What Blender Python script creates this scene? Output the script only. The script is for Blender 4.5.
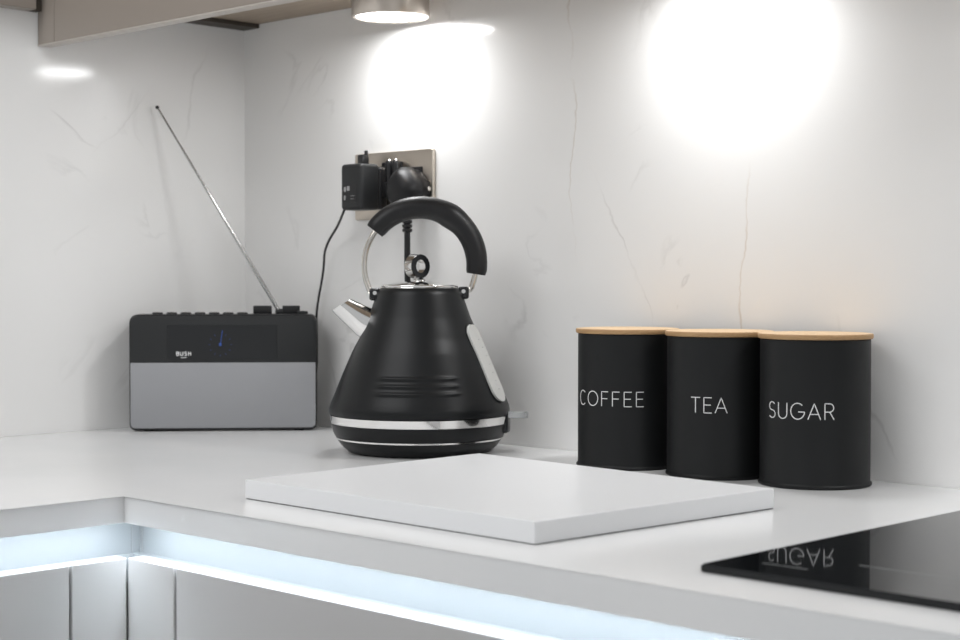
import bpy, bmesh, math, random
from mathutils import Vector, Matrix
from math import pi, sin, cos, radians, sqrt, atan2

for o in list(bpy.data.objects):
    bpy.data.objects.remove(o)
S = bpy.context.scene
COL = S.collection
Z0 = 0.90                       # worktop surface above the floor

# ------------------------------------------------------------------ camera
cd = bpy.data.cameras.new('camera')
cam = bpy.data.objects.new('camera', cd)
COL.objects.link(cam)
S.camera = cam
cd.sensor_fit = 'HORIZONTAL'
cd.sensor_width = 36.0
cd.lens = 1624.16 / 960 * 36.0
cd.clip_start = 0.02
cR = Vector((0.71469625, 0.69943434, 0.00093072))
cU = Vector((-0.01789351, 0.01695369, 0.99969615))
cF = Vector((-0.69920604, 0.71449575, -0.02463208))
m = Matrix.Identity(4)
for i in range(3):
    m[i][0] = cR[i]; m[i][1] = cU[i]; m[i][2] = -cF[i]
m.translation = Vector((1.89379, -1.44746, Z0 + 0.2018))
cam.matrix_world = m
cd.dof.use_dof = True
cd.dof.focus_distance = 1.72
cd.dof.aperture_fstop = 9.0

# ------------------------------------------------------------------ world, lights, exposure
S.view_settings.view_transform = 'Standard'
S.view_settings.look = 'None'
S.view_settings.gamma = 1.0
S.view_settings.use_curve_mapping = False
S.view_settings.exposure = 0.28
W = bpy.data.worlds.new('world'); S.world = W
W.use_nodes = True
bg = W.node_tree.nodes['Background']
bg.inputs[0].default_value = (0.975, 0.99, 1.0, 1)
bg.inputs[1].default_value = 0.43

def area_light(name, loc, target, sx, sy, power, color=(1, 1, 1)):
    l = bpy.data.lights.new(name, 'AREA'); l.shape = 'RECTANGLE'
    l.size = sx; l.size_y = sy; l.energy = power; l.color = color
    o = bpy.data.objects.new(name, l); COL.objects.link(o)
    o.location = loc
    o.rotation_euler = (Vector(target) - Vector(loc)).to_track_quat('-Z', 'Y').to_euler()
    return o
area_light('overhead_fill', (0.50, -1.60, 2.38), (0.30, -1.1, 0.6), 1.3, 1.3, 14.5, (0.985, 0.99, 1))  # unseen overhead fill, added to lift the left wall and worktop
area_light('room_side_fill', (3.6, -1.6, 1.5), (0.6, -0.4, 1.0), 1.2, 1.3, 1.5, (0.95, 0.98, 1.0))  # unseen fill, added from the room side to brighten front faces

LAMPS = [(0.380, -0.062), (0.865, -0.062), (1.350, -0.062)]
LAMP_Z = Z0 + 0.531             # face of the lamps
for (lx, ly), pw in zip(LAMPS, (0.62, 0.74, 0.75)):          # wide diffuse beam from each lamp face
    l = bpy.data.lights.new('downlight_beam', 'AREA'); l.shape = 'DISK'; l.size = 0.088
    l.energy = pw; l.color = (0.98, 0.99, 1.0)
    o = bpy.data.objects.new('downlight_beam', l); COL.objects.link(o)
    o.location = (lx, ly, LAMP_Z - 0.0015)

# ------------------------------------------------------------------ materials
def mat(name, col, rough=0.5, metal=0.0, coat=0.0, coat_r=0.05, spec=0.5, bump=None, emit=None, trans=0.0, ior=1.45):
    m = bpy.data.materials.new(name); m.use_nodes = True
    nt = m.node_tree; b = nt.nodes['Principled BSDF']
    b.inputs['Base Color'].default_value = (*col, 1)
    b.inputs['Roughness'].default_value = rough
    b.inputs['Metallic'].default_value = metal
    b.inputs['Coat Weight'].default_value = coat
    b.inputs['Coat Roughness'].default_value = coat_r
    b.inputs['Specular IOR Level'].default_value = spec
    b.inputs['Transmission Weight'].default_value = trans
    b.inputs['IOR'].default_value = ior
    if emit:
        b.inputs['Emission Color'].default_value = (*emit[0], 1)
        b.inputs['Emission Strength'].default_value = emit[1]
    if bump:
        sc, st, stretch = bump
        tc = nt.nodes.new('ShaderNodeTexCoord'); mp = nt.nodes.new('ShaderNodeMapping')
        mp.inputs['Scale'].default_value = stretch
        n = nt.nodes.new('ShaderNodeTexNoise'); n.inputs['Scale'].default_value = sc; n.inputs['Detail'].default_value = 3
        bp = nt.nodes.new('ShaderNodeBump'); bp.inputs['Strength'].default_value = st; bp.inputs['Distance'].default_value = 0.001
        nt.links.new(tc.outputs['Object'], mp.inputs[0]); nt.links.new(mp.outputs[0], n.inputs[0])
        nt.links.new(n.outputs[0], bp.inputs['Height']); nt.links.new(bp.outputs[0], b.inputs['Normal'])
    return m

def marble(name, axis, veins, seed):
    """white polished slab: faint cloudy grey wisps and a few thin ochre veins. axis = the coordinate running along the wall"""
    m = bpy.data.materials.new(name); m.use_nodes = True
    nt = m.node_tree; L = nt.links.new; N = nt.nodes.new
    b = nt.nodes['Principled BSDF']
    b.inputs['Roughness'].default_value = 0.11
    b.inputs['Specular IOR Level'].default_value = 0.42
    g = N('ShaderNodeNewGeometry'); sp = N('ShaderNodeSeparateXYZ'); L(g.outputs['Position'], sp.inputs[0])
    def math_(op, a, b_=None, clamp=False):
        n = N('ShaderNodeMath'); n.operation = op; n.use_clamp = clamp
        for i, v in enumerate((a, b_)):
            if v is None: continue
            if isinstance(v, (int, float)): n.inputs[i].default_value = v
            else: L(v, n.inputs[i])
        return n.outputs[0]
    u = sp.outputs[axis]; z = sp.outputs['Z']
    def noise(scale, detail, off, dist=0.0):
        mp = N('ShaderNodeMapping'); mp.inputs['Location'].default_value = (off, off * 1.7, off * 0.6)
        L(g.outputs['Position'], mp.inputs[0])
        n = N('ShaderNodeTexNoise'); n.inputs['Scale'].default_value = scale; n.inputs['Detail'].default_value = detail
        n.inputs['Distortion'].default_value = dist
        L(mp.outputs[0], n.inputs[0]); return n.outputs[0]
    col = None
    base = N('ShaderNodeMix'); base.data_type = 'RGBA'
    base.inputs[6].default_value = (0.84, 0.835, 0.825, 1); base.inputs[7].default_value = (0.88, 0.875, 0.865, 1)
    L(noise(3.0, 3, seed), base.inputs[0]); col = base.outputs[2]
    # grey wisps: ridges of a distorted noise, broken up by a mask
    r = math_('ABSOLUTE', math_('SUBTRACT', noise(4.5, 5, seed + 3, 1.2), 0.5))
    r = math_('SUBTRACT', 1.0, math_('MULTIPLY', r, 55.0), True)
    mk = math_('MULTIPLY', math_('SUBTRACT', noise(7.0, 2, seed + 9), 0.56), 6.0, True)
    w = math_('MULTIPLY', math_('MULTIPLY', r, mk), 0.45, True)
    mx = N('ShaderNodeMix'); mx.data_type = 'RGBA'; L(w, mx.inputs[0]); L(col, mx.inputs[6])
    mx.inputs[7].default_value = (0.50, 0.49, 0.48, 1); col = mx.outputs[2]
    wob = math_('MULTIPLY', math_('SUBTRACT', noise(11, 4, seed + 1), 0.5), 0.05)
    wob2 = math_('MULTIPLY', math_('SUBTRACT', noise(60, 2, seed + 2), 0.5), 0.006)
    uu = math_('ADD', math_('ADD', u, wob), wob2)
    for (u0, z0, slope, za, zb, width, strength, c) in veins:
        d = math_('SUBTRACT', uu, math_('ADD', math_('MULTIPLY', math_('SUBTRACT', z, Z0 + z0), slope), u0))
        d = math_('ABSOLUTE', d)
        k = math_('SUBTRACT', 1.0, math_('DIVIDE', d, width), True)
        a = math_('MULTIPLY', math_('SUBTRACT', z, Z0 + za), 18.0, True)
        e = math_('MULTIPLY', math_('SUBTRACT', Z0 + zb, z), 9.0, True)
        br = math_('MULTIPLY', math_('SUBTRACT', noise(16, 2, seed + u0 * 9), 0.3), 3.2, True)
        k = math_('MULTIPLY', math_('MULTIPLY', math_('MULTIPLY', math_('MULTIPLY', k, a), e), br), strength)
        mx = N('ShaderNodeMix'); mx.data_type = 'RGBA'; L(k, mx.inputs[0]); L(col, mx.inputs[6])
        mx.inputs[7].default_value = (*c, 1); col = mx.outputs[2]
    L(col, b.inputs['Base Color'])
    return m

OCH = (0.42, 0.27, 0.12); GRV = (0.36, 0.34, 0.32)
M = {}
M['marble_r'] = marble('polished marble right', 'X', [
    (0.622, 0.50, -0.06, 0.22, 0.70, 0.0020, 0.38, (0.50, 0.42, 0.33)),
    (0.873, 0.20, 0.06, 0.05, 0.33, 0.0021, 0.62, OCH),
    (0.700, 0.26, -0.45, 0.14, 0.34, 0.0018, 0.4, GRV)], 1.3)
M['marble_l'] = marble('polished marble left', 'Y', [
    (-0.085, 0.48, 0.30, 0.38, 0.54, 0.0030, 0.38, GRV),
    (-0.20, 0.42, 0.9, 0.36, 0.50, 0.0030, 0.3, GRV)], 5.1)

def quartz():
    m = mat('white quartz worktop', (0.85, 0.85, 0.85), 0.22, spec=0.45)
    nt = m.node_tree; b = nt.nodes['Principled BSDF']
    tc = nt.nodes.new('ShaderNodeTexCoord'); n = nt.nodes.new('ShaderNodeTexNoise'); n.inputs['Scale'].default_value = 9; n.inputs['Detail'].default_value = 6
    r = nt.nodes.new('ShaderNodeValToRGB')
    r.color_ramp.elements[0].position = 0.35; r.color_ramp.elements[0].color = (0.81, 0.815, 0.82, 1)
    r.color_ramp.elements[1].position = 0.7; r.color_ramp.elements[1].color = (0.84, 0.84, 0.84, 1)
    nt.links.new(tc.outputs['Object'], n.inputs[0]); nt.links.new(n.outputs[0], r.inputs[0]); nt.links.new(r.outputs[0], b.inputs['Base Color'])
    return m
M['quartz'] = quartz()
M['board'] = mat('white board', (0.80, 0.805, 0.815), 0.3, spec=0.4, bump=(300, 0.05, (1, 1, 1)))
M['rubber_and_shade'] = mat('dark rubber', (0.02, 0.02, 0.02), 0.7)
M['greige'] = mat('greige satin lacquer', (0.285, 0.248, 0.215), 0.35, coat=0.2, coat_r=0.2, bump=(40, 0.03, (1, 1, 1)))
M['greige_edge'] = mat('pale edge banding', (0.48, 0.44, 0.40), 0.4)
M['door'] = mat('stone grey gloss lacquer', (0.50, 0.49, 0.48), 0.28, coat=0.4, coat_r=0.12, bump=(30, 0.02, (1, 1, 1)))
M['channel'] = mat('white aluminium channel', (0.33, 0.345, 0.35), 0.35, spec=0.5)
M['carcass'] = mat('white carcass', (0.7, 0.7, 0.7), 0.5)
M['led'] = mat('led strip', (0.9, 0.95, 1), 0.5, emit=((0.81, 0.91, 1.0), 26.0))
M['diffuser'] = mat('lamp diffuser', (0.95, 0.95, 0.95), 0.4, emit=((1.0, 0.98, 0.95), 5.0))
M['black_satin'] = mat('black satin enamel', (0.0075, 0.0082, 0.0090), 0.36, spec=0.30, bump=(900, 0.06, (1, 1, 1)))
M['black_tin'] = mat('matt black powder coat', (0.0085, 0.0092, 0.0098), 0.45, spec=0.32, bump=(1200, 0.1, (1, 1, 1)))
M['black_plastic'] = mat('black plastic', (0.014, 0.014, 0.015), 0.32)
M['black_soft'] = mat('black grip plastic', (0.010, 0.010, 0.011), 0.42, spec=0.4)
M['grey_plastic'] = mat('dark grey plastic', (0.017, 0.018, 0.019), 0.4)
M['gloss_black'] = mat('gloss black display', (0.010, 0.011, 0.013), 0.25)
M['display'] = mat('smoked display window', (0.012, 0.013, 0.0145), 0.36)
M['aerial'] = mat('aerial metal', (0.50, 0.50, 0.50), 0.2, metal=1.0)
M['chrome'] = mat('chrome', (0.80, 0.795, 0.785), 0.08, metal=1.0)
M['brushed'] = mat('brushed nickel', (0.62, 0.56, 0.50), 0.28, metal=1.0, bump=(120, 0.15, (1, 1, 14)))
M['plate'] = mat('brushed steel plate', (0.62, 0.56, 0.49), 0.30, metal=1.0, bump=(150, 0.2, (1, 1, 20)))
M['steel'] = mat('stainless rod', (0.62, 0.59, 0.55), 0.16, metal=1.0)
M['silver'] = mat('silver fabric grille', (0.335, 0.34, 0.355), 0.5, metal=0.35, bump=(1500, 0.35, (1, 1, 1)))
M['white_print'] = mat('white print', (0.82, 0.82, 0.82), 0.5)
M['dim_print'] = mat('grey print', (0.40, 0.40, 0.40), 0.5)
M['line_print'] = mat('hob print', (0.30, 0.31, 0.31), 0.4)
M['blue_glow'] = mat('blue display digits', (0.02, 0.04, 0.15), 0.5, emit=((0.08, 0.25, 1.0), 0.14))
M['blue_dim'] = mat('dim blue display marks', (0.02, 0.03, 0.08), 0.5, emit=((0.12, 0.15, 0.9), 0.05))
M['glass'] = mat('black ceramic glass', (0.008, 0.009, 0.010), 0.035, spec=0.42)
M['hob_edge'] = mat('bevelled glass edge', (0.012, 0.015, 0.018), 0.15, spec=0.6)
M['gauge'] = mat('frosted water gauge', (0.62, 0.62, 0.60), 0.22, spec=0.6)
M['clear'] = mat('clear plastic', (0.85, 0.87, 0.88), 0.08, trans=0.75)
M['floor'] = mat('grey floor tile', (0.30, 0.29, 0.28), 0.5, bump=(20, 0.1, (1, 1, 1)))
M['dark_strip'] = mat('dark brown strip', (0.055, 0.045, 0.035), 0.6)

def wood(name, a, b_, ring=60, stretch=(1, 9, 9), rough=0.5):
    m = mat(name, a, rough)
    nt = m.node_tree; b = nt.nodes['Principled BSDF']
    tc = nt.nodes.new('ShaderNodeTexCoord'); mp = nt.nodes.new('ShaderNodeMapping'); mp.inputs['Scale'].default_value = stretch
    n = nt.nodes.new('ShaderNodeTexNoise'); n.inputs['Scale'].default_value = ring; n.inputs['Detail'].default_value = 4
    r = nt.nodes.new('ShaderNodeValToRGB')
    r.color_ramp.elements[0].position = 0.3; r.color_ramp.elements[0].color = (*a, 1)
    r.color_ramp.elements[1].position = 0.7; r.color_ramp.elements[1].color = (*b_, 1)
    nt.links.new(tc.outputs['Object'], mp.inputs[0]); nt.links.new(mp.outputs[0], n.inputs[0])
    nt.links.new(n.outputs[0], r.inputs[0]); nt.links.new(r.outputs[0], b.inputs['Base Color'])
    return m
M['bamboo'] = wood('bamboo lid', (0.60, 0.40, 0.22), (0.70, 0.52, 0.33), 22, (1, 14, 14))
M['bamboo_edge'] = wood('bamboo lid edge', (0.36, 0.21, 0.10), (0.46, 0.29, 0.14), 22, (1, 14, 60))
M['underside'] = wood('taupe cabinet underside', (0.30, 0.24, 0.18), (0.36, 0.29, 0.22), 12, (1, 10, 10))

# ------------------------------------------------------------------ helpers
def obj(name, bm, m, parent=None, smooth=False, angle=None):
    me = bpy.data.meshes.new(name)
    bmesh.ops.recalc_face_normals(bm, faces=bm.faces[:])
    bm.to_mesh(me); bm.free()
    if m is not None:
        for mm in (m if isinstance(m, (list, tuple)) else [m]): me.materials.append(mm)
    if smooth or angle:
        for p in me.polygons: p.use_smooth = True
        me.set_sharp_from_angle(angle=radians(angle or 40))
    o = bpy.data.objects.new(name, me); COL.objects.link(o)
    if parent: o.parent = parent
    return o

def tag(o, label, cat, group=None):
    o['label'] = label; o['category'] = cat
    if group: o['group'] = group
    return o

def struct(name, bm, m, parent=None, **k):
    o = obj(name, bm, m, parent, **k)
    if not parent: o['kind'] = 'structure'
    return o

def thing(name, label, cat, loc=(0, 0, 0), rz=0.0, group=None):
    o = bpy.data.objects.new(name, None); COL.objects.link(o)
    o.empty_display_size = 0.05
    o.location = loc; o.rotation_euler = (0, 0, rz)
    return tag(o, label, cat, group)

def add_box(bm, x0, x1, y0, y1, z0, z1, bev=0.0, seg=2, mtx=None):
    r = bmesh.ops.create_cube(bm, size=1.0)
    vs = r['verts']
    bmesh.ops.scale(bm, vec=(x1 - x0, y1 - y0, z1 - z0), verts=vs)
    bmesh.ops.translate(bm, vec=((x0 + x1) / 2, (y0 + y1) / 2, (z0 + z1) / 2), verts=vs)
    if bev:
        es = list({e for v in vs for e in v.link_edges})
        r = bmesh.ops.bevel(bm, geom=es, offset=bev, segments=seg, affect='EDGES', profile=0.5)
        vs = list({v for f in r['faces'] for v in f.verts} | {v for v in vs if v.is_valid})
    if mtx: bmesh.ops.transform(bm, matrix=mtx, verts=vs)
    return vs

def box(x0, x1, y0, y1, z0, z1, bev=0.0, seg=2, mtx=None):
    bm = bmesh.new(); add_box(bm, x0, x1, y0, y1, z0, z1, bev, seg, mtx); return bm

def add_lathe(bm, prof, n=64, cap0=True, cap1=True, mtx=None, fn=None):
    rings = []
    for (r, z) in prof:
        ring = []
        for i in range(n):
            a = 2 * pi * i / n
            rr = fn(r, z, a) if fn else r
            v = Vector((rr * cos(a), rr * sin(a), z))
            if mtx: v = mtx @ v
            ring.append(bm.verts.new(v))
        rings.append(ring)
    for k in range(len(rings) - 1):
        A, B = rings[k], rings[k + 1]
        for i in range(n):
            j = (i + 1) % n
            bm.faces.new((A[i], A[j], B[j], B[i]))
    if cap0: bm.faces.new(rings[0][::-1])
    if cap1: bm.faces.new(rings[-1])

def lathe(prof, n=64, **k):
    bm = bmesh.new(); add_lathe(bm, prof, n, **k); return bm

def smooth_path(pts, sub=8):
    P = [Vector(p) for p in pts]; out = []
    for i in range(len(P) - 1):
        p0 = P[max(i - 1, 0)]; p1 = P[i]; p2 = P[i + 1]; p3 = P[min(i + 2, len(P) - 1)]
        for k in range(sub):
            t = k / sub
            out.append(0.5 * ((2 * p1) + (p2 - p0) * t + (2 * p0 - 5 * p1 + 4 * p2 - p3) * t * t + (3 * p1 - p0 - 3 * p2 + p3) * t ** 3))
    out.append(P[-1]); return out

def add_tube(bm, pts, rad, n=12, closed=False, flat=None):
    """sweep a circle (or ellipse) along pts; rad is a number or list"""
    P = [Vector(p) for p in pts]; N = len(P)
    R = rad if isinstance(rad, (list, tuple)) else [rad] * N
    rings = []; up = None
    for i in range(N):
        t = (P[(i + 1) % N] - P[i - 1]) if closed else (P[min(i + 1, N - 1)] - P[max(i - 1, 0)])
        t.normalize()
        if up is None:
            up = Vector((0, 0, 1)) if abs(t.z) < 0.9 else Vector((0, 1, 0))
            if flat: up = Vector(flat)
        a = (up - t * up.dot(t)).normalized(); up = a
        b = t.cross(a)
        rings.append([bm.verts.new(P[i] + (a * cos(2 * pi * k / n) + b * sin(2 * pi * k / n)) * R[i]) for k in range(n)])
    for i in range(N if closed else N - 1):
        A, B = rings[i], rings[(i + 1) % N]
        for k in range(n):
            bm.faces.new((A[k], A[(k + 1) % n], B[(k + 1) % n], B[k]))
    if not closed:
        bm.faces.new(rings[0][::-1]); bm.faces.new(rings[-1])

def tube(pts, rad, n=12, **k):
    bm = bmesh.new(); add_tube(bm, pts, rad, n, **k); return bm

def rounded_rect(w, h, r, seg=6, r_top=None):
    """outline centred on x, from z=0 to h"""
    rt = r if r_top is None else r_top
    out = []
    for (cx, cz, a0, rr) in ((w / 2 - r, r, -90, r), (w / 2 - rt, h - rt, 0, rt), (-w / 2 + rt, h - rt, 90, rt), (-w / 2 + r, r, 180, r)):
        for k in range(seg + 1):
            a = radians(a0 + 90 * k / seg)
            out.append((cx + rr * cos(a), cz + rr * sin(a)))
    return out

def add_prism(bm, outline, y0, y1, bev=0.0, mtx=None):
    """outline in x,z extruded along y"""
    A = [bm.verts.new((x, y0, z)) for x, z in outline]; B = [bm.verts.new((x, y1, z)) for x, z in outline]
    f0 = bm.faces.new(A); f1 = bm.faces.new(B[::-1]); n = len(A)
    for i in range(n): bm.faces.new((A[i], B[i], B[(i + 1) % n], A[(i + 1) % n]))
    vs = A + B
    if bev:
        es = list(f0.edges) + list(f1.edges)
        r = bmesh.ops.bevel(bm, geom=es, offset=bev, segments=3, affect='EDGES', profile=0.5)
        vs = list({v for f in r['faces'] for v in f.verts} | {v for v in vs if v.is_valid})
    if mtx: bmesh.ops.transform(bm, matrix=mtx, verts=vs)

# stroke lettering: each glyph in a 0..w x 0..1 cell
def arc(cx, cy, rx, ry, a0, a1, n=14):
    return [(cx + rx * cos(radians(a0 + (a1 - a0) * k / n)), cy + ry * sin(radians(a0 + (a1 - a0) * k / n))) for k in range(n + 1)]
GL = {
    'C': (0.86, [arc(0.46, 0.5, 0.44, 0.5, 48, 312, 20)]),
    'O': (0.98, [arc(0.49, 0.5, 0.47, 0.5, 0, 360, 28)]),
    'F': (0.58, [[(0.06, 0), (0.06, 1), (0.56, 1)], [(0.06, 0.52), (0.5, 0.52)]]),
    'E': (0.60, [[(0.58, 0), (0.06, 0), (0.06, 1), (0.58, 1)], [(0.06, 0.52), (0.52, 0.52)]]),
    'T': (0.66, [[(0.0, 1), (0.66, 1)], [(0.33, 1), (0.33, 0)]]),
    'A': (0.78, [[(0.0, 0), (0.39, 1), (0.78, 0)], [(0.13, 0.33), (0.65, 0.33)]]),
    'S': (0.62, [arc(0.31, 0.745, 0.255, 0.255, 30, 270, 14)[:-1] + arc(0.31, 0.245, 0.28, 0.245, 90, -150, 14)]),
    'U': (0.74, [[(0.05, 1), (0.05, 0.34)] + arc(0.37, 0.32, 0.32, 0.32, 180, 360, 14) + [(0.69, 1)]]),
    'G': (0.92, [arc(0.47, 0.5, 0.45, 0.5, 48, 350, 22) + [(0.91, 0.46), (0.52, 0.46)]]),
    'R': (0.66, [[(0.06, 0), (0.06, 1)] + [(0.34, 1)] + arc(0.36, 0.74, 0.25, 0.26, 90, -90, 10) + [(0.06, 0.48)], [(0.36, 0.48), (0.64, 0)]]),
    'B': (0.66, [[(0.06, 0), (0.06, 1), (0.36, 1)] + arc(0.38, 0.76, 0.22, 0.24, 90, -90, 8) + [(0.06, 0.52)], [(0.36, 0.52)] + arc(0.38, 0.26, 0.25, 0.26, 90, -90, 8) + [(0.06, 0)]]),
    'H': (0.70, [[(0.06, 0), (0.06, 1)], [(0.64, 0), (0.64, 1)], [(0.06, 0.52), (0.64, 0.52)]]),
}
def densify(pl, step):
    out = [pl[0]]
    for a, b in zip(pl, pl[1:]):
        d = math.hypot(b[0] - a[0], b[1] - a[1]); n = max(1, int(d / step))
        for k in range(1, n + 1): out.append((a[0] + (b[0] - a[0]) * k / n, a[1] + (b[1] - a[1]) * k / n))
    return out
def text_strokes(txt, h, gap):
    """centred strokes in metres; returns list of polylines, total width"""
    x = 0; res = []
    for ch in txt:
        w, pls = GL[ch]
        for pl in pls: res.append([(x + px * h, py * h) for px, py in densify(pl, 0.12)])
        x += (w + gap) * h
    W_ = x - gap * h
    return [[(px - W_ / 2, py) for px, py in pl] for pl in res], W_
def lettering(txt, h, gap, sw, place, thick=0.0003):
    """ribbons of width sw and a little thickness; place(u, v, t) -> point"""
    pls, _ = text_strokes(txt, h, gap); bm = bmesh.new()
    for pl in pls:
        n = len(pl); rows = []
        for i, (x, y) in enumerate(pl):
            a = pl[max(i - 1, 0)]; b = pl[min(i + 1, n - 1)]
            dx, dy = b[0] - a[0], b[1] - a[1]; l = math.hypot(dx, dy) or 1
            nx, ny = -dy / l * sw / 2, dx / l * sw / 2
            ex = 0
            rows.append([bm.verts.new(place(x + nx, y + ny, t)) for t in (0, thick)] + [bm.verts.new(place(x - nx, y - ny, t)) for t in (thick, 0)])
        for A, B in zip(rows, rows[1:]):
            for k in range(4): bm.faces.new((A[k], A[(k + 1) % 4], B[(k + 1) % 4], B[k]))
        bm.faces.new(rows[0][::-1]); bm.faces.new(rows[-1])
    return bm

# ================================================================== the setting
XE, YE = 2.2, -2.6              # how far the two wall runs go
struct('floor', box(-0.1, XE, YE, 0.1, -0.05, 0.0), M['floor'])
struct('wall_right', box(0, XE, 0.0, 0.1, 0, 2.4), M['marble_r'])
struct('wall_left', box(-0.1, 0.0, YE, 0.1, 0, 2.4), M['marble_l'])
# greige panel over the splashback on the left wall
t = box(0.0005, 0.022, YE + 0.3, -0.349, Z0 + 0.5485, Z0 + 1.2, 0.001, 1)
struct('trim_1', t, M['greige'])
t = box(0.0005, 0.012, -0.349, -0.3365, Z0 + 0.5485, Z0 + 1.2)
struct('trim_2', t, M['dark_strip'])

# ================================================================== worktop (one L shaped slab)
g = 0.001
WT = 0.025
bm = bmesh.new()
ol = [(g, -g), (XE - 0.05, -g), (XE - 0.05, -0.60), (0.60, -0.60), (0.60, YE + 0.3), (g, YE + 0.3)]
A = [bm.verts.new((x, y, Z0)) for x, y in ol]; B = [bm.verts.new((x, y, Z0 - WT)) for x, y in ol]
ft = bm.faces.new(A); bm.faces.new(B[::-1])
for i in range(6): bm.faces.new((A[i], B[i], B[(i + 1) % 6], A[(i + 1) % 6]))
bmesh.ops.bevel(bm, geom=list(ft.edges), offset=0.0018, segments=3, affect='EDGES', profile=0.5)
tag(obj('worktop', bm, M['quartz'], smooth=True, angle=30), 'white quartz worktop running around the corner along both walls', 'worktop')

# ================================================================== base cabinets
DT = Z0 - 0.060                 # top of the doors
FR = 0.59                       # door faces
ZT = Z0 - WT
def corner_unit():
    t = thing('corner_base_cabinet', 'pale grey corner base unit with two narrow panels meeting in the inner corner', 'cabinet', (0.59, -0.59, 0))
    # carcass: L in the corner behind the panels
    bm = bmesh.new()
    add_box(bm, -0.585, -0.045, -0.058, 0.585, 0.15, DT - 0.03)
    add_box(bm, -0.045, 0.082, 0.045, 0.585, 0.15, DT - 0.03)
    obj('carcass', bm, M['carcass'], t)
    obj('panel', box(-0.019, 0, -0.0595, -0.0005, 0.10, DT, 0.0008, 1), M['door'], t)      # on the left run
    obj('panel', box(0.0005, 0.0745, 0, 0.019, 0.10, DT, 0.0008, 1), M['door'], t)      # on the right run
    obj('plinth', box(-0.07, -0.05, -0.06, 0.05, 0.001, 0.10), M['greige'], t)
    return t
corner_unit()
def base_unit(name, label, run, a, b, doors):
    """run 'R': faces -Y, along x a..b ; run 'L': faces +X, along y a..b (negative)"""
    if run == 'R': loc, rz = ((a + b) / 2, -0.59, 0), 0.0
    else: loc, rz = (0.59, (a + b) / 2, 0), pi / 2
    w = (b - a)
    t = thing(name, label, 'cabinet', loc, rz)
    obj('carcass', box(-w / 2 + 0.0005, w / 2 - 0.0005, 0.045, 0.585, 0.15, DT - 0.03), M['carcass'], t)
    n = doors
    for k in range(n):
        x0 = -w / 2 + w * k / n + 0.0018; x1 = -w / 2 + w * (k + 1) / n - 0.0018
        obj('door', box(x0, x1, 0, 0.019, 0.10, DT, 0.0008, 1), M['door'], t)
    obj('plinth', box(-w / 2, w / 2, 0.05, 0.065, 0.001, 0.10), M['greige'], t)
    return t
base_unit('base_cabinet', 'grey base cabinet under the left stretch of worktop, front edge lit by the light strip', 'L', -1.25, -0.6505, 1)
base_unit('base_cabinet', 'grey base cabinet with wide fronts under the worktop below white board and black hob', 'R', 0.6665, 2.10, 2)

# recessed finger channel with light strip: profile swept along both runs as one L
def sweep_L(name, prof, m, parent, e=0.0):
    """prof: closed list (d, z): d = how far behind the door faces"""
    bm = bmesh.new(); rows = []
    for (d, z) in prof:
        c = FR - d
        rows.append([bm.verts.new((2.10, -c, z)), bm.verts.new((c, -c, z)), bm.verts.new((c, YE + 0.35, z))])
    n = len(rows)
    for i in range(n):
        A_, B_ = rows[i], rows[(i + 1) % n]
        for k in range(2): bm.faces.new((A_[k], A_[k + 1], B_[k + 1], B_[k]))
    bm.faces.new([r[0] for r in rows]); bm.faces.new([r[2] for r in rows][::-1])
    return obj(name, bm, m, parent)
ch = thing('finger_channel', 'white recessed handle channel glowing under the worktop edge', 'channel', (0, 0, 0))
zb = DT - 0.006
sweep_L('channel_profile', [(0.0195, DT - 0.001), (0.0195, zb - 0.02), (0.042, zb - 0.02), (0.042, ZT - 0.0005), (0.040, ZT - 0.0005), (0.040, zb + 0.002), (0.036, zb - 0.001), (0.0205, zb - 0.001), (0.0205, DT - 0.001)], M['channel'], ch)
sweep_L('led_strip', [(-0.003, ZT - 0.0002), (-0.003, ZT - 0.0011), (0.007, ZT - 0.0011), (0.007, ZT - 0.0002)], M['led'], ch)
for (x, y, rz) in ((0.5505, -0.5590, 0), (0.5560, -0.5505, pi / 2)):
    b = box(0, 0.0004, -0.0004, 0.0004, zb + 0.003, ZT - 0.001)
    o = obj('joint_seam', b, M['dim_print'], ch); o.location = (x, y, 0); o.rotation_euler = (0, 0, -rz)

# ================================================================== wall cabinets on the right wall
UB = Z0 + 0.5675                # underside
FY = -0.3352                    # face
t = thing('wall_cabinet', 'greige wall cabinet fitted in the corner above the kettle', 'cabinet', (0.0, 0.0, UB))
obj('carcass', box(0.0008, 0.64, FY + 0.019, -0.0008, 0, 0.72), M['underside'], t)
f = obj('filler_panel', box(0.0008, 0.0398, FY, FY + 0.018, -0.061, 0.72, 0.0006, 1), M['greige'], t)
d = obj('door', box(0.0412, 0.639, FY, FY + 0.018, -0.061, 0.72, 0.0006, 1), M['greige'], t)
obj('edge_band', box(0.0008, 0.639, FY - 0.0002, FY + 0.0182, -0.0625, -0.061), M['greige_edge'], t)
obj('shade_strip', box(0.0008, 0.036, FY + 0.019, -0.0015, -0.006, -0.0002), M['dark_strip'], t)  # dark strip put in for the unlit underside along the left wall
t = thing('wall_cabinet', 'greige wall cabinet above the three black canisters', 'cabinet', (0.64, 0.0, UB))
obj('carcass', box(0.0005, 1.2, FY + 0.019, -0.0008, 0, 0.72), M['underside'], t)
for k in range(2):
    obj('door', box(0.001 + 0.6 * k, 0.599 + 0.6 * k, FY, FY + 0.018, -0.061, 0.72, 0.0006, 1), M['greige'], t)
obj('edge_band', box(0.0008, 1.199, FY - 0.0002, FY + 0.0182, -0.0625, -0.061), M['greige_edge'], t)

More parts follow.
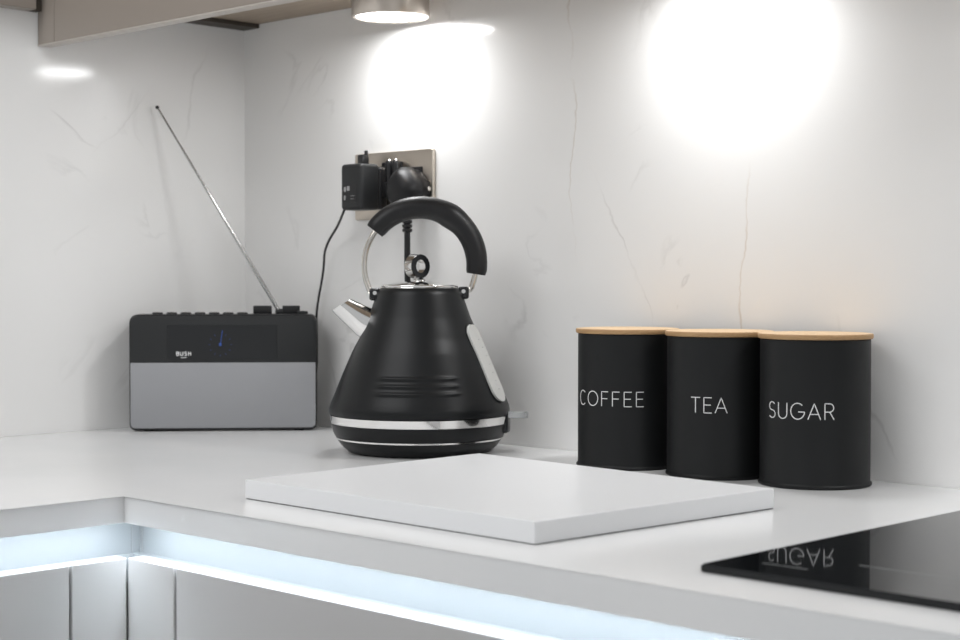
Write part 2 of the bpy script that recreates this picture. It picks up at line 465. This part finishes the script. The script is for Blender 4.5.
# ================================================================== downlights
LAB = ['round brushed nickel puck downlight above the kettle, nearest the corner',
       'round brushed nickel puck downlight above the canisters',
       'round brushed nickel puck downlight above the hob']
def downlight(x, y, label):
    t = thing('downlight', label, 'lamp', (x, y, LAMP_Z), 0, 'downlights under the wall cabinets')
    H = UB - LAMP_Z - 0.0004
    obj('housing', lathe([(0.0435, 0.0040), (0.0435, 0.0012), (0.0448, 0.0), (0.0478, 0.0), (0.049, 0.0012), (0.049, H), (0.0465, H)], 64, cap0=False, cap1=True), M['brushed'], t, angle=50)
    obj('diffuser', lathe([(0.0001, 0.0009), (0.0434, 0.0013), (0.0434, 0.004)], 64, cap0=True, cap1=True), M['diffuser'], t)
    return t
for (x, y), lb in zip(LAMPS, LAB): downlight(x, y, lb)

# ================================================================== radio
RA = atan2(0.1867, 0.1595)
RL = Vector((0.137, -0.141, Z0))
t = thing('radio', 'black and silver table radio with extended aerial standing in the corner', 'radio', RL, RA)
RW, RH, RD = 0.2470, 0.1555, 0.062
bm = bmesh.new(); add_prism(bm, rounded_rect(RW, RH - 0.002, 0.006, 6, 0.010), 0.0, RD, 0.003)
bmesh.ops.translate(bm, vec=(0, 0, 0.002), verts=bm.verts[:])
body = obj('body', bm, M['black_plastic'], t, angle=35)
for sx in (-1, 1):
    for y in (0.012, RD - 0.012): obj('foot', lathe([(0.006, 0.0), (0.006, 0.003)], 16, mtx=Matrix.Translation((sx * 0.1, y, 0))), M['rubber_and_shade'], t)
bm = bmesh.new(); add_prism(bm, rounded_rect(RW - 0.003, 0.087, 0.006, 6, 0.0008), -0.0022, 0.0005, 0.0007)
bmesh.ops.translate(bm, vec=(0, 0, 0.0045), verts=bm.verts[:])
obj('speaker_grille', bm, M['silver'], t, angle=35)
bm = bmesh.new(); add_prism(bm, rounded_rect(RW - 0.003, 0.0610, 0.0008, 6, 0.008), -0.0016, 0.0005, 0.0006)
bmesh.ops.translate(bm, vec=(0, 0, 0.0925), verts=bm.verts[:])
obj('control_panel', bm, M['grey_plastic'], t, angle=35)
px = RW / 187.0                 # metres per step of my sketch of the front
def rx(c): return (c - 223.0) * px
scr = obj('display', box(rx(167), rx(277), -0.0021, -0.0014, 0.0955, 0.1415, 0.0003, 1), M['display'], t)
scr['label'] = 'gloss black display window with dim blue clock'
bm = bmesh.new(); cx, cz = rx(220), 0.1155
add_box(bm, cx - 0.0003, cx + 0.0005, -0.0025, -0.0021, cz, cz + 0.019, mtx=Matrix.Translation((cx, 0, cz)) @ Matrix.Rotation(radians(8), 4, 'Y') @ Matrix.Translation((-cx, 0, -cz)))
add_box(bm, cx - 0.0016, cx + 0.0016, -0.0025, -0.0021, cz - 0.0016, cz + 0.0022, 0.0001, 1)
obj('clock_hands', bm, M['blue_glow'], scr)
bm = bmesh.new()
for k in range(12):
    a = 2 * pi * k / 12; r0, r1 = 0.0165, 0.0195
    if k in (0,): continue
    mt = Matrix.Translation((cx, 0, cz)) @ Matrix.Rotation(a, 4, 'Y')
    add_box(bm, -0.0004, 0.0004, -0.0024, -0.0021, r0 * 0.8, r1 * 0.8, mtx=mt)
obj('clock_marks', bm, M['blue_dim'], scr)
bm = lettering('BUSH', 0.0050, 0.36, 0.0010, lambda u, v, tt: Vector((rx(183.5) + u, -0.0021 - tt, 0.1010 + v)))
add_box(bm, rx(180.5), rx(186.5), -0.0024, -0.0021, 0.0980, 0.0988)
obj('logo', bm, M['white_print'], scr)
# buttons along the top edge
for k in range(7):
    x = rx(156 + k * 14.2)
    obj('button', lathe([(0.0072, 0), (0.0072, 0.0022), (0.0064, 0.0034), (0.001, 0.0038)], 24, mtx=Matrix.Translation((x, 0.020, RH - 0.0008))), M['black_plastic'], t, angle=40)
dl = obj('dial', lathe([(0.0075, 0), (0.0075, 0.004), (0.006, 0.0052), (0.001, 0.0052)], 24, mtx=Matrix.Translation((rx(302), 0.026, RH - 0.001))), M['grey_plastic'], t, angle=40)
for (a, b) in ((251, 270), (281, 299)):
    obj('aerial_mount', box(rx(a), rx(b), RD - 0.014, RD - 0.004, RH - 0.001, RH + 0.0110, 0.001, 2), M['black_plastic'], t, angle=40)
# aerial: from hinge between the mounts up to the left wall
inv = (Matrix.Translation(RL) @ Matrix.Rotation(RA, 4, 'Z')).inverted()
tip = inv @ Vector((0.0105, -0.1575, Z0 + 0.4385))
basep = Vector((rx(277.5), RD - 0.009, RH + 0.0035))
ae = obj('aerial', tube([basep, basep + (tip - basep) * 0.02], 0.0026, 12), M['aerial'], t, smooth=True)
dv = tip - basep
cuts = [0, 0.22, 0.42, 0.62, 0.80, 1.0]
rad = [0.0027, 0.0024, 0.0021, 0.0018, 0.0015]
for k in range(5):
    obj('aerial_section', tube([basep + dv * (cuts[k] + (0.001 if k else 0)), basep + dv * cuts[k + 1]], rad[k], 12), M['aerial'], ae, angle=40)
obj('aerial_tip', lathe([(0.0002, -0.0026), (0.0019, -0.0019), (0.0028, 0), (0.0019, 0.0019), (0.0002, 0.0026)], 16, mtx=Matrix.Translation(tip)), M['black_plastic'], ae, smooth=True)
obj('aerial_hinge', lathe([(0.0042, -0.005), (0.0042, 0.005)], 20, mtx=Matrix.Translation(basep - Vector((0, 0, 0.001))) @ Matrix.Rotation(pi / 2, 4, 'Y')), M['grey_plastic'], ae, angle=40)

# ================================================================== socket, adaptor and plugs
t = thing('wall_socket', 'brushed steel double socket plate on the marble behind the kettle', 'socket', (0.3235, 0, Z0 + 0.3255))
bm = bmesh.new(); o_ = rounded_rect(0.150, 0.088, 0.003, 4)
add_prism(bm, [(x, z - 0.044) for x, z in o_], -0.0062, -0.0004, 0.001)
obj('face_plate', bm, M['plate'], t, angle=35)
for sx in (-1, 1):
    i_ = obj('socket_insert', box(sx * 0.034 - 0.023, sx * 0.034 + 0.023, -0.0072, -0.0058, -0.028, 0.022, 0.0006, 1), M['black_plastic'], t)
for x in (-0.0685, 0.0685):
    obj('screw', lathe([(0.003, -0.0072), (0.003, -0.006)], 16, mtx=Matrix.Translation((x, 0, 0)) @ Matrix.Rotation(0, 4, 'X') @ Matrix(((1, 0, 0, 0), (0, 0, 1, 0), (0, 1, 0, 0), (0, 0, 0, 1)))), M['steel'], t)
for x in (-0.012, 0.014):
    obj('rocker_switch', box(x - 0.006, x + 0.006, -0.0100, -0.0060, 0.014, 0.030, 0.001, 2), M['black_plastic'], t)

# power adaptor of the radio (left)
t = thing('power_adaptor', 'boxy black mains adaptor in the left socket with thin cord to the radio', 'adaptor', (0.298, 0, Z0 + 0.3225))
ybk = -0.0076
bm = box(-0.021, 0.020, ybk - 0.049, ybk - 0.016, -0.0300, 0.0300, 0.005, 4)
bd = obj('body', bm, M['grey_plastic'], t, angle=30)
obj('rear_shell', box(-0.0195, 0.0185, ybk - 0.0155, ybk, -0.0285, 0.0270, 0.004, 3), M['black_plastic'], t, angle=30)
lb = obj('rating_label', box(-0.015, 0.012, ybk - 0.0494, ybk - 0.0489, -0.020, 0.003), M['black_plastic'], t)
bm = bmesh.new()
for (x0, x1, z0, z1) in ((-0.013, -0.009, -0.006, 0.000), (-0.007, -0.002, -0.005, 0.001), (-0.013, -0.010, -0.017, -0.011), (0.0, 0.006, -0.016, -0.0155), (0, 0.008, -0.012, -0.0115)):
    add_box(bm, x0, x1, ybk - 0.0497, ybk - 0.0493, z0, z1)
obj('label_marks', bm, M['dim_print'], lb)
obj('earth_pin_cover', box(-0.014, -0.003, ybk - 0.026, ybk - 0.014, 0.0272, 0.0435, 0.0022, 2), M['black_plastic'], t, angle=30)
obj('cover_hook', box(-0.007, -0.003, ybk - 0.020, ybk - 0.016, 0.0430, 0.0490, 0.001, 2), M['black_plastic'], t)
T0 = Vector((0.298, 0, Z0 + 0.3225))
pts = [(0.2800, -0.052, 0.2935), (0.2700, -0.047, 0.2870), (0.240, -0.030, 0.2730), (0.2080, -0.018, 0.2540), (0.1960, -0.015, 0.2380), (0.1930, -0.014, 0.2200), (0.1870, -0.013, 0.1980),
       (0.1790, -0.012, 0.1740), (0.1740, -0.011, 0.1500), (0.1730, -0.010, 0.110), (0.1700, -0.010, 0.070), (0.150, -0.0120, 0.045), (0.125, -0.024, 0.042)]
obj('cord', tube(smooth_path([Vector(p) + Vector((0, 0, Z0)) - T0 for p in pts], 6), 0.0017, 8), M['black_plastic'], t, smooth=True)

# clip-in converter plug with two prongs between adaptor and kettle plug
t = thing('prong_clip', 'small black clip with two upright prongs between adaptor and kettle plug', 'clip', (0.3375, 0, Z0 + 0.3265))
obj('clip_base', box(-0.013, 0.011, -0.026, ybk - 0.0002, -0.018, 0.002, 0.002, 2), M['black_plastic'], t, angle=30)
for x in (-0.0070, 0.0060):
    p_ = obj('prong', lathe([(0.0040, 0.0022), (0.0046, 0.010), (0.0054, 0.024), (0.0050, 0.0285), (0.003, 0.0305), (0.0003, 0.031)], 20, mtx=Matrix.Translation((x, -0.019, 0))), M['black_plastic'], t, smooth=True)
    obj('prong_tip', lathe([(0.0030, 0.0300), (0.0018, 0.0318), (0.0003, 0.032)], 16, mtx=Matrix.Translation((x, -0.019, 0))), M['steel'], p_, smooth=True)

# kettle plug (right)
t = thing('kettle_plug', 'rounded black three pin plug in the right socket with cord down behind the kettle', 'plug', (0.3715, 0, Z0 + 0.3170))
bm = bmesh.new()
oln = []
for k in range(32):
    a = 2 * pi * k / 32
    r = 0.0265
    x = r * cos(a) * (1 - 0.38 * max(0, sin(a)) ** 1.5); z = r * sin(a) * (1.12 if sin(a) > 0 else 0.95)
    oln.append((x, z))
rings = []
for (y, s) in ((ybk, 0.90), (ybk - 0.012, 0.92), (ybk - 0.014, 1.0), (ybk - 0.026, 0.97), (ybk - 0.036, 0.80), (ybk - 0.041, 0.50)):
    rings.append([bm.verts.new((x * s, y, z * s)) for x, z in oln])
for A_, B_ in zip(rings, rings[1:]):
    for i in range(32): bm.faces.new((A_[i], A_[(i + 1) % 32], B_[(i + 1) % 32], B_[i]))
bm.faces.new(rings[0][::-1]); bm.faces.new(rings[-1])
obj('plug_body', bm, M['black_soft'], t, angle=50)
obj('fuse_cap', box(0.0262, 0.0295, -0.016, -0.010, -0.002, 0.004, 0.002, 2), M['steel'], t, angle=30)
bm = bmesh.new()
for k in range(4): add_lathe(bm, [(0.0040, -0.0330 - k * 0.0055), (0.0066, -0.0336 - k * 0.0055), (0.0062, -0.0372 - k * 0.0055), (0.0040, -0.0380 - k * 0.0055)], 16, mtx=Matrix.Translation((0.003, -0.028, 0)))
add_lathe(bm, [(0.0050, -0.022), (0.0040, -0.054)], 12, mtx=Matrix.Translation((0.003, -0.028, 0)))
obj('strain_relief', bm, M['black_plastic'], t, angle=40)
T1 = Vector((0.3740, 0, 0.3170))
pts = [(0.377, -0.028, 0.268), (0.3765, -0.0275, 0.245), (0.3750, -0.026, 0.215), (0.373, -0.022, 0.18), (0.373, -0.015, 0.12), (0.376, -0.011, 0.05), (0.386, -0.011, 0.012), (0.410, -0.016, 0.0048), (0.440, -0.032, 0.0045), (0.452, -0.052, 0.0048)]
obj('cord', tube(smooth_path([Vector(p) - T1 for p in pts], 6), 0.0040, 10), M['black_plastic'], t, smooth=True)

# ================================================================== kettle
KC = Vector((0.5060, -0.1310, Z0)); KA = atan2(0.7255, 0.6882)     # local x = away to the right of the camera's line of sight, -y towards it
KA = pi / 2 - atan2(0.6882, 0.7255) - 0.0
KA = radians(46.5)
t = thing('kettle', 'matt black pyramid kettle with chrome spout, band and arched handle', 'kettle', KC, KA)
# power base
obj('power_base', lathe([(0.078, 0.0002), (0.084, 0.0015), (0.092, 0.0085), (0.0965, 0.0150), (0.0970, 0.0160), (0.060, 0.0160)], 96, cap0=True, cap1=True), M['black_satin'], t, angle=40)
obj('base_trim', lathe([(0.0970, 0.0164), (0.0988, 0.0166), (0.0988, 0.0183), (0.0970, 0.0185), (0.090, 0.0185), (0.090, 0.0164)], 96, cap0=False, cap1=False), M['chrome'], t, angle=40)
# body with three raised ribs at the front
prof = [(0.0900, 0.0188), (0.0990, 0.0190), (0.1015, 0.0240), (0.1036, 0.0330), (0.1038, 0.0342)]
obj('lower_collar', lathe(prof + [(0.099, 0.0344)], 96), M['black_satin'], t, angle=40)
obj('chrome_band', lathe([(0.0990, 0.0348), (0.1044, 0.0350), (0.1055, 0.0440), (0.0990, 0.0444)], 128, cap0=False, cap1=False), M['chrome'], t, angle=40)
ctrl = [(0.0990, 0.0448), (0.1058, 0.0450), (0.1066, 0.0490), (0.1062, 0.0530), (0.1035, 0.0600), (0.1000, 0.0680), (0.0890, 0.0950), (0.0790, 0.1180), (0.0705, 0.1340), (0.0600, 0.1580), (0.0545, 0.1740), (0.0505, 0.1860), (0.0485, 0.1900), (0.0455, 0.1925)]
prof = []
for (a, b) in zip(ctrl, ctrl[1:]):
    n = max(1, int((b[1] - a[1]) / 0.0008))
    for k in range(n): prof.append((a[0] + (b[0] - a[0]) * k / n, a[1] + (b[1] - a[1]) * k / n))
prof.append(ctrl[-1])
# soften the profile kinks
for _ in range(14):
    prof = [prof[0], prof[1]] + [((prof[i - 1][0] + 2 * prof[i][0] + prof[i + 1][0]) / 4, prof[i][1]) for i in range(2, len(prof) - 2)] + prof[-2:]
RIBS = (0.0905, 0.0820, 0.0735)
A0 = radians(-90 - 1)
def ribfn(r, z, a):
    d = (a - A0 + pi) % (2 * pi) - pi
    if abs(d) < radians(40) and 0.060 < z < 0.10:
        e = 1 / (1 + math.exp((abs(d) - radians(27)) / radians(1.2)))
        for zr in RIBS:
            r += 0.0016 * e * math.exp(-((z - zr) / 0.0019) ** 2)
    return r
obj('body', lathe(prof, 240, fn=ribfn), M['black_satin'], t, smooth=True, angle=60)
# lid
lid = obj('lid', lathe([(0.0460, 0.1905), (0.0450, 0.1935), (0.0405, 0.1950), (0.0400, 0.1962), (0.0300, 0.1985), (0.0140, 0.2003), (0.0002, 0.2006)], 96), M['chrome'], t, smooth=True, angle=45)
obj('lid_rim', tube([(0.0440 * cos(2 * pi * k / 96), 0.0440 * sin(2 * pi * k / 96), 0.1945) for k in range(96)], 0.0018, 10, closed=True), M['chrome'], lid, smooth=True)
kz = 0.2178
KR = Matrix.Translation((-0.003, 0, kz)) @ Matrix.Rotation(radians(42), 4, 'Z')
ring = [KR @ Vector((0.0125 * cos(2 * pi * k / 48), 0, 0.0125 * sin(2 * pi * k / 48))) for k in range(48)]
# ring knob: chrome hoop with black face
def hoop(ro, ri, y0, y1, mtx, n=64):
    bm = bmesh.new(); prof_ = [(ri, y0), (ri, y1), (ro, y1), (ro, y0)]
    R_ = []
    for (r, y) in prof_: R_.append([bm.verts.new(mtx @ Vector((r * cos(2 * pi * k / n), y, r * sin(2 * pi * k / n)))) for k in range(n)])
    for i in range(4):
        A_, B_ = R_[i], R_[(i + 1) % 4]
        for k in range(n): bm.faces.new((A_[k], A_[(k + 1) % n], B_[(k + 1) % n], B_[k]))
    return bm
kn = obj('lid_knob', hoop(0.0142, 0.0098, -0.0055, 0.0065, KR), M['chrome'], lid, angle=40)
kf = obj('knob_face', hoop(0.0138, 0.0078, -0.0072, -0.0056, KR), M['gloss_black'], lid, angle=40)
obj('knob_post', lathe([(0.0085, 0.1998), (0.0080, 0.2020), (0.0050, 0.2040), (0.0048, 0.2058)], 24), M['chrome'], lid, angle=40)
# spout on the left (local -x)
def spout():
    bm = bmesh.new(); rows = []; n = 36
    Lp, Up = Vector((-0.1030, 0, 0.1655)), Vector((-0.0805, 0, 0.1795))      # lower lip, upper lip
    Tp, Bp = Vector((-0.0570, 0, 0.1690)), Vector((-0.0740, 0, 0.1370))      # where the spout leaves the body
    Ti, Bi = Vector((-0.0300, 0, 0.1600)), Vector((-0.0400, 0, 0.1150))      # inside the body
    def ring_(c1, c2, rs, pinch=0.0):
        c = (c1 + c2) / 2; h = (c1 - c2) / 2; out = []
        for k in range(n):
            a = 2 * pi * k / n
            w = rs * sin(a) * (1 - pinch * max(0, -cos(a)))       # narrower towards the lower lip
            out.append(bm.verts.new(c + h * cos(a) + Vector((0, w, 0))))
        rows.append(out)
    ring_(Ti, Bi, 0.020); ring_(Tp, Bp, 0.0190, 0.1)
    ring_(Tp.lerp(Up, 0.5), Bp.lerp(Lp, 0.5), 0.0175, 0.25)
    ring_(Up, Lp, 0.0160, 0.45)
    ring_(Up.lerp(Lp, 0.07), Lp.lerp(Up, 0.07), 0.0146, 0.45)
    ring_(Tp.lerp(Bp, 0.12), Bp.lerp(Tp, 0.12), 0.0150, 0.2)
    for A2, B2 in zip(rows, rows[1:]):
        for k in range(n): bm.faces.new((A2[k], A2[(k + 1) % n], B2[(k + 1) % n], B2[k]))
    return bm
obj('spout', spout(), M['chrome'], t, angle=50)
# handle: chrome hoop rod and black grip, plane = local xz
HC = Vector((0.0005, 0, 0.2190)); HR = 0.0655
def hp(deg, r=HR): return HC + Vector((r * cos(radians(deg)), 0, r * sin(radians(deg))))
rod = [Vector((0.0500, 0, 0.1890))] + [hp(a) for a in range(-26, 210, 6)] + [Vector((-0.0510, 0, 0.1875))]
hd = obj('handle', tube(smooth_path(rod, 2), 0.0034, 14, flat=(0, 1, 0)), M['steel'], t, smooth=True)
gp = [hp(a, HR + 0.001 + 0.0015 * sin(radians(max(0, min(180, (a + 12) * 1.1))))) for a in range(-9, 146, 4)]
gr = []
for i in range(len(gp)):
    s_ = i / (len(gp) - 1)
    gr.append(0.0122 + 0.0012 * sin(pi * s_) - (0.0012 if i in (0, len(gp) - 1) else 0) + 0.0016 * math.exp(-((s_ - 0.44) / 0.07) ** 2))
obj('grip', tube(gp, gr, 24, flat=(0, 1, 0)), M['black_soft'], hd, smooth=True, angle=50)
for (x, z) in ((0.0515, 0.1885), (-0.0525, 0.1865)):
    pv = obj('pivot', box(x - 0.0065, x + 0.0065, -0.0075, 0.0075, z - 0.009, z + 0.0055, 0.003, 3), M['gloss_black'], hd, angle=30)
    obj('pivot_cap', lathe([(0.0024, -0.0084), (0.0024, -0.0070)], 16, mtx=Matrix.Translation((x, 0, z)) @ Matrix(((1, 0, 0, 0), (0, 0, 1, 0), (0, 1, 0, 0), (0, 0, 0, 1)))), M['chrome'], hd, angle=30)
# water gauge on the right flank, a little towards the camera
def body_r(z):
    for a, b in zip(prof, prof[1:]):
        if a[1] <= z <= b[1]: return a[0] + (b[0] - a[0]) * (z - a[1]) / max(1e-9, b[1] - a[1])
    return prof[-1][0]
def on_body(a, z, off):
    r = body_r(z) + off
    return Vector((r * cos(a), r * sin(a), z))
GA = radians(-24)
def gauge(wid, zc, hl, o0, o1, n=40):
    """stadium shape laid on the cone"""
    bm = bmesh.new(); out = []
    for k in range(n):
        a = 2 * pi * k / n
        cu, cv = cos(a), sin(a)
        uu = wid * cu; vv = (hl - wid) * (1 if cv > 0 else -1) + wid * cv
        out.append((uu, vv))
    L0 = []; L1 = []
    rowc = []
    for (uu, vv) in out:
        z = zc + vv * 0.93; a = GA + uu / body_r(zc + vv * 0.93)
        L0.append(bm.verts.new(on_body(a, z, o0))); L1.append(bm.verts.new(on_body(a, z, o1)))
    for k in range(n): bm.faces.new((L0[k], L0[(k + 1) % n], L1[(k + 1) % n], L1[k]))
    # lid of the stadium as rungs
    for Ls, rev in ((L1, False), (L0, True)):
        h = n // 2
        left = [Ls[(h // 2 + k) % n] for k in range(h + 1)]     # top -> left -> bottom
        right = [Ls[(h // 2 - k) % n] for k in range(h + 1)]
        for k in range(h):
            q = [left[k], left[k + 1], right[k + 1], right[k]]
            q2 = []
            for v in q:
                if v not in q2: q2.append(v)
            if len(q2) > 2: bm.faces.new(q2)
    return bm
gz, gh = 0.1060, 0.0475
wg = obj('water_gauge', gauge(0.0155, gz, gh, -0.0010, 0.0034), M['gauge'], t, angle=40)
obj('gauge_frame', gauge(0.0170, gz, gh + 0.0020, -0.0012, 0.0008), M['black_satin'], t, angle=40)
bm = bmesh.new()
for k in range(7):
    z = 0.076 + k * 0.0095; a = GA - 0.001 / 0.08
    p = on_body(a, z, 0.0035); w_ = 0.004 if k % 2 == 0 else 0.0025
    mt = Matrix.Translation(p) @ Matrix.Rotation(a, 4, 'Z')
    add_box(bm, -0.0002, 0.0003, 0.001, 0.001 + w_, -0.0004, 0.0004, mtx=mt)
obj('gauge_marks', bm, M['dim_print'], wg)
# switch lever on the right
sw = obj('switch_housing', box(0.0950, 0.1070, -0.010, 0.010, 0.0235, 0.0500, 0.003, 3, mtx=Matrix.Rotation(radians(-12), 4, 'Z')), M['gloss_black'], t, angle=30)
bm = bmesh.new()
o_ = []
for k in range(28):
    a = 2 * pi * k / 28
    o_.append((0.1165 + 0.0130 * cos(a), 0.0110 * sin(a)))
A_ = [bm.verts.new((x, y, 0.0415)) for x, y in o_]; B_ = [bm.verts.new((x, y, 0.0485)) for x, y in o_]
bm.faces.new(A_[::-1]); f1 = bm.faces.new(B_)
for k in range(28): bm.faces.new((A_[k], A_[(k + 1) % 28], B_[(k + 1) % 28], B_[k]))
bmesh.ops.bevel(bm, geom=list(f1.edges), offset=0.001, segments=2, affect='EDGES')
bmesh.ops.transform(bm, matrix=Matrix.Rotation(radians(-12), 4, 'Z'), verts=bm.verts[:])
obj('switch_lever', bm, M['clear'], t, angle=30)

# ================================================================== chopping board
t = thing('worktop_board', 'thick white square edged board lying on the worktop before the kettle', 'board', (0.8810, -0.3800, Z0), 0)
bc = [(0.6960, -0.5325), (1.0622, -0.5380), (1.0795, -0.2440), (0.6900, -0.2185)]
bc = [(x - 0.8810, y + 0.3800) for x, y in bc]
def slab(inset, z0, z1, bev=0.0):
    bm = bmesh.new(); c = [(x * (1 - inset / 0.19), y * (1 - inset / 0.15)) for x, y in bc]
    lo = [bm.verts.new((x, y, z0)) for x, y in c]; hi = [bm.verts.new((x, y, z1)) for x, y in c]
    bm.faces.new(lo[::-1]); bm.faces.new(hi)
    for i in range(4): bm.faces.new((lo[i], lo[(i + 1) % 4], hi[(i + 1) % 4], hi[i]))
    if bev: bmesh.ops.bevel(bm, geom=bm.edges[:], offset=bev, segments=2, affect='EDGES', profile=0.5)
    return bm
obj('slab', slab(0, 0.0007, 0.0180, 0.0007), M['board'], t)
obj('gap_shade', slab(0.0008, 0.0, 0.0007), M['rubber_and_shade'], t)  # dark sheet colouring in the shadow line beneath the board

# ================================================================== hob
t = thing('induction_hob', 'black glass hob set on the worktop at the right', 'hob', (1.2185, -0.5410, Z0))
bm = box(0, 0.59, 0, 0.51, 0.0002, 0.0055)
te = [e for e in bm.edges if all(v.co.z > 0.004 for v in e.verts)]
ve = [e for e in bm.edges if abs(e.verts[0].co.z - e.verts[1].co.z) > 0.002]
bmesh.ops.bevel(bm, geom=ve, offset=0.003, segments=4, affect='EDGES')
te = [e for e in bm.edges if all(v.co.z > 0.004 for v in e.verts)]
bmesh.ops.bevel(bm, geom=te, offset=0.0016, segments=1, affect='EDGES')
obj('glass_top', bm, M['glass'], t)
def ln(x0, y0, x1, y1, w=0.0011):
    obj('zone_mark', box(min(x0, x1) - w / 2, max(x0, x1) + w / 2, min(y0, y1) - w / 2, max(y0, y1) + w / 2, 0.0052, 0.0056), M['line_print'], t)
ln(0.083, 0.073, 0.500, 0.073); ln(0.030, 0.034, 0.066, 0.034, 0.0008)
ln(0.083, 0.43, 0.50, 0.43)

# ================================================================== canisters
CY = -0.0600
def canister(x, word, gap, ang, label, CY=-0.060, hh=0.1440):
    t = thing('canister', label, 'canister', (x, CY, Z0), 0, 'black canisters with bamboo lids')
    R0 = 0.0540
    obj('tin', lathe([(R0 + 0.0004, 0.0), (R0 + 0.0016, 0.0012), (R0 + 0.0016, 0.0028), (R0 + 0.0004, 0.0038), (R0, 0.0050), (R0, hh - 0.0004), (R0 - 0.004, hh)], 128), M['black_tin'], t, angle=40)
    lidz = hh + 0.0002
    ld = obj('lid', lathe([(R0 - 0.002, lidz), (R0 + 0.0016, lidz + 0.0003), (R0 + 0.0024, lidz + 0.0015), (R0 + 0.0024, lidz + 0.0044), (R0 + 0.0018, lidz + 0.0052), (R0 - 0.001, lidz + 0.0056)], 96), [M['bamboo'], M['bamboo_edge']], t, angle=40)
    for p in ld.data.polygons:
        if abs(p.normal.z) < 0.8: p.material_index = 1
    h = 0.0154
    def place(u, v, tt):
        a = ang + u / R0; r = R0 + 0.00005 + tt
        return Vector((r * cos(a), r * sin(a), 0.0680 + v))
    obj('lettering', lettering(word, h, gap, 0.00085, place, 0.00025), M['white_print'], t)
    return t
def face(x, off):               # direction towards the camera, turned by off degrees (positive turns to the viewer's left)
    return atan2(-1.44746 - CY, 1.89379 - x) - radians(off)
canister(0.7728, 'COFFEE', 0.235, face(0.7728, 25.0), 'black canister lettered COFFEE with bamboo lid', -0.0720)
canister(0.8930, 'TEA', 0.20, face(0.8930, 11.5), 'black canister lettered TEA with bamboo lid', -0.0690)
canister(1.0060, 'SUGAR', 0.20, face(1.0060, 17.0), 'black canister lettered SUGAR with bamboo lid', -0.065)
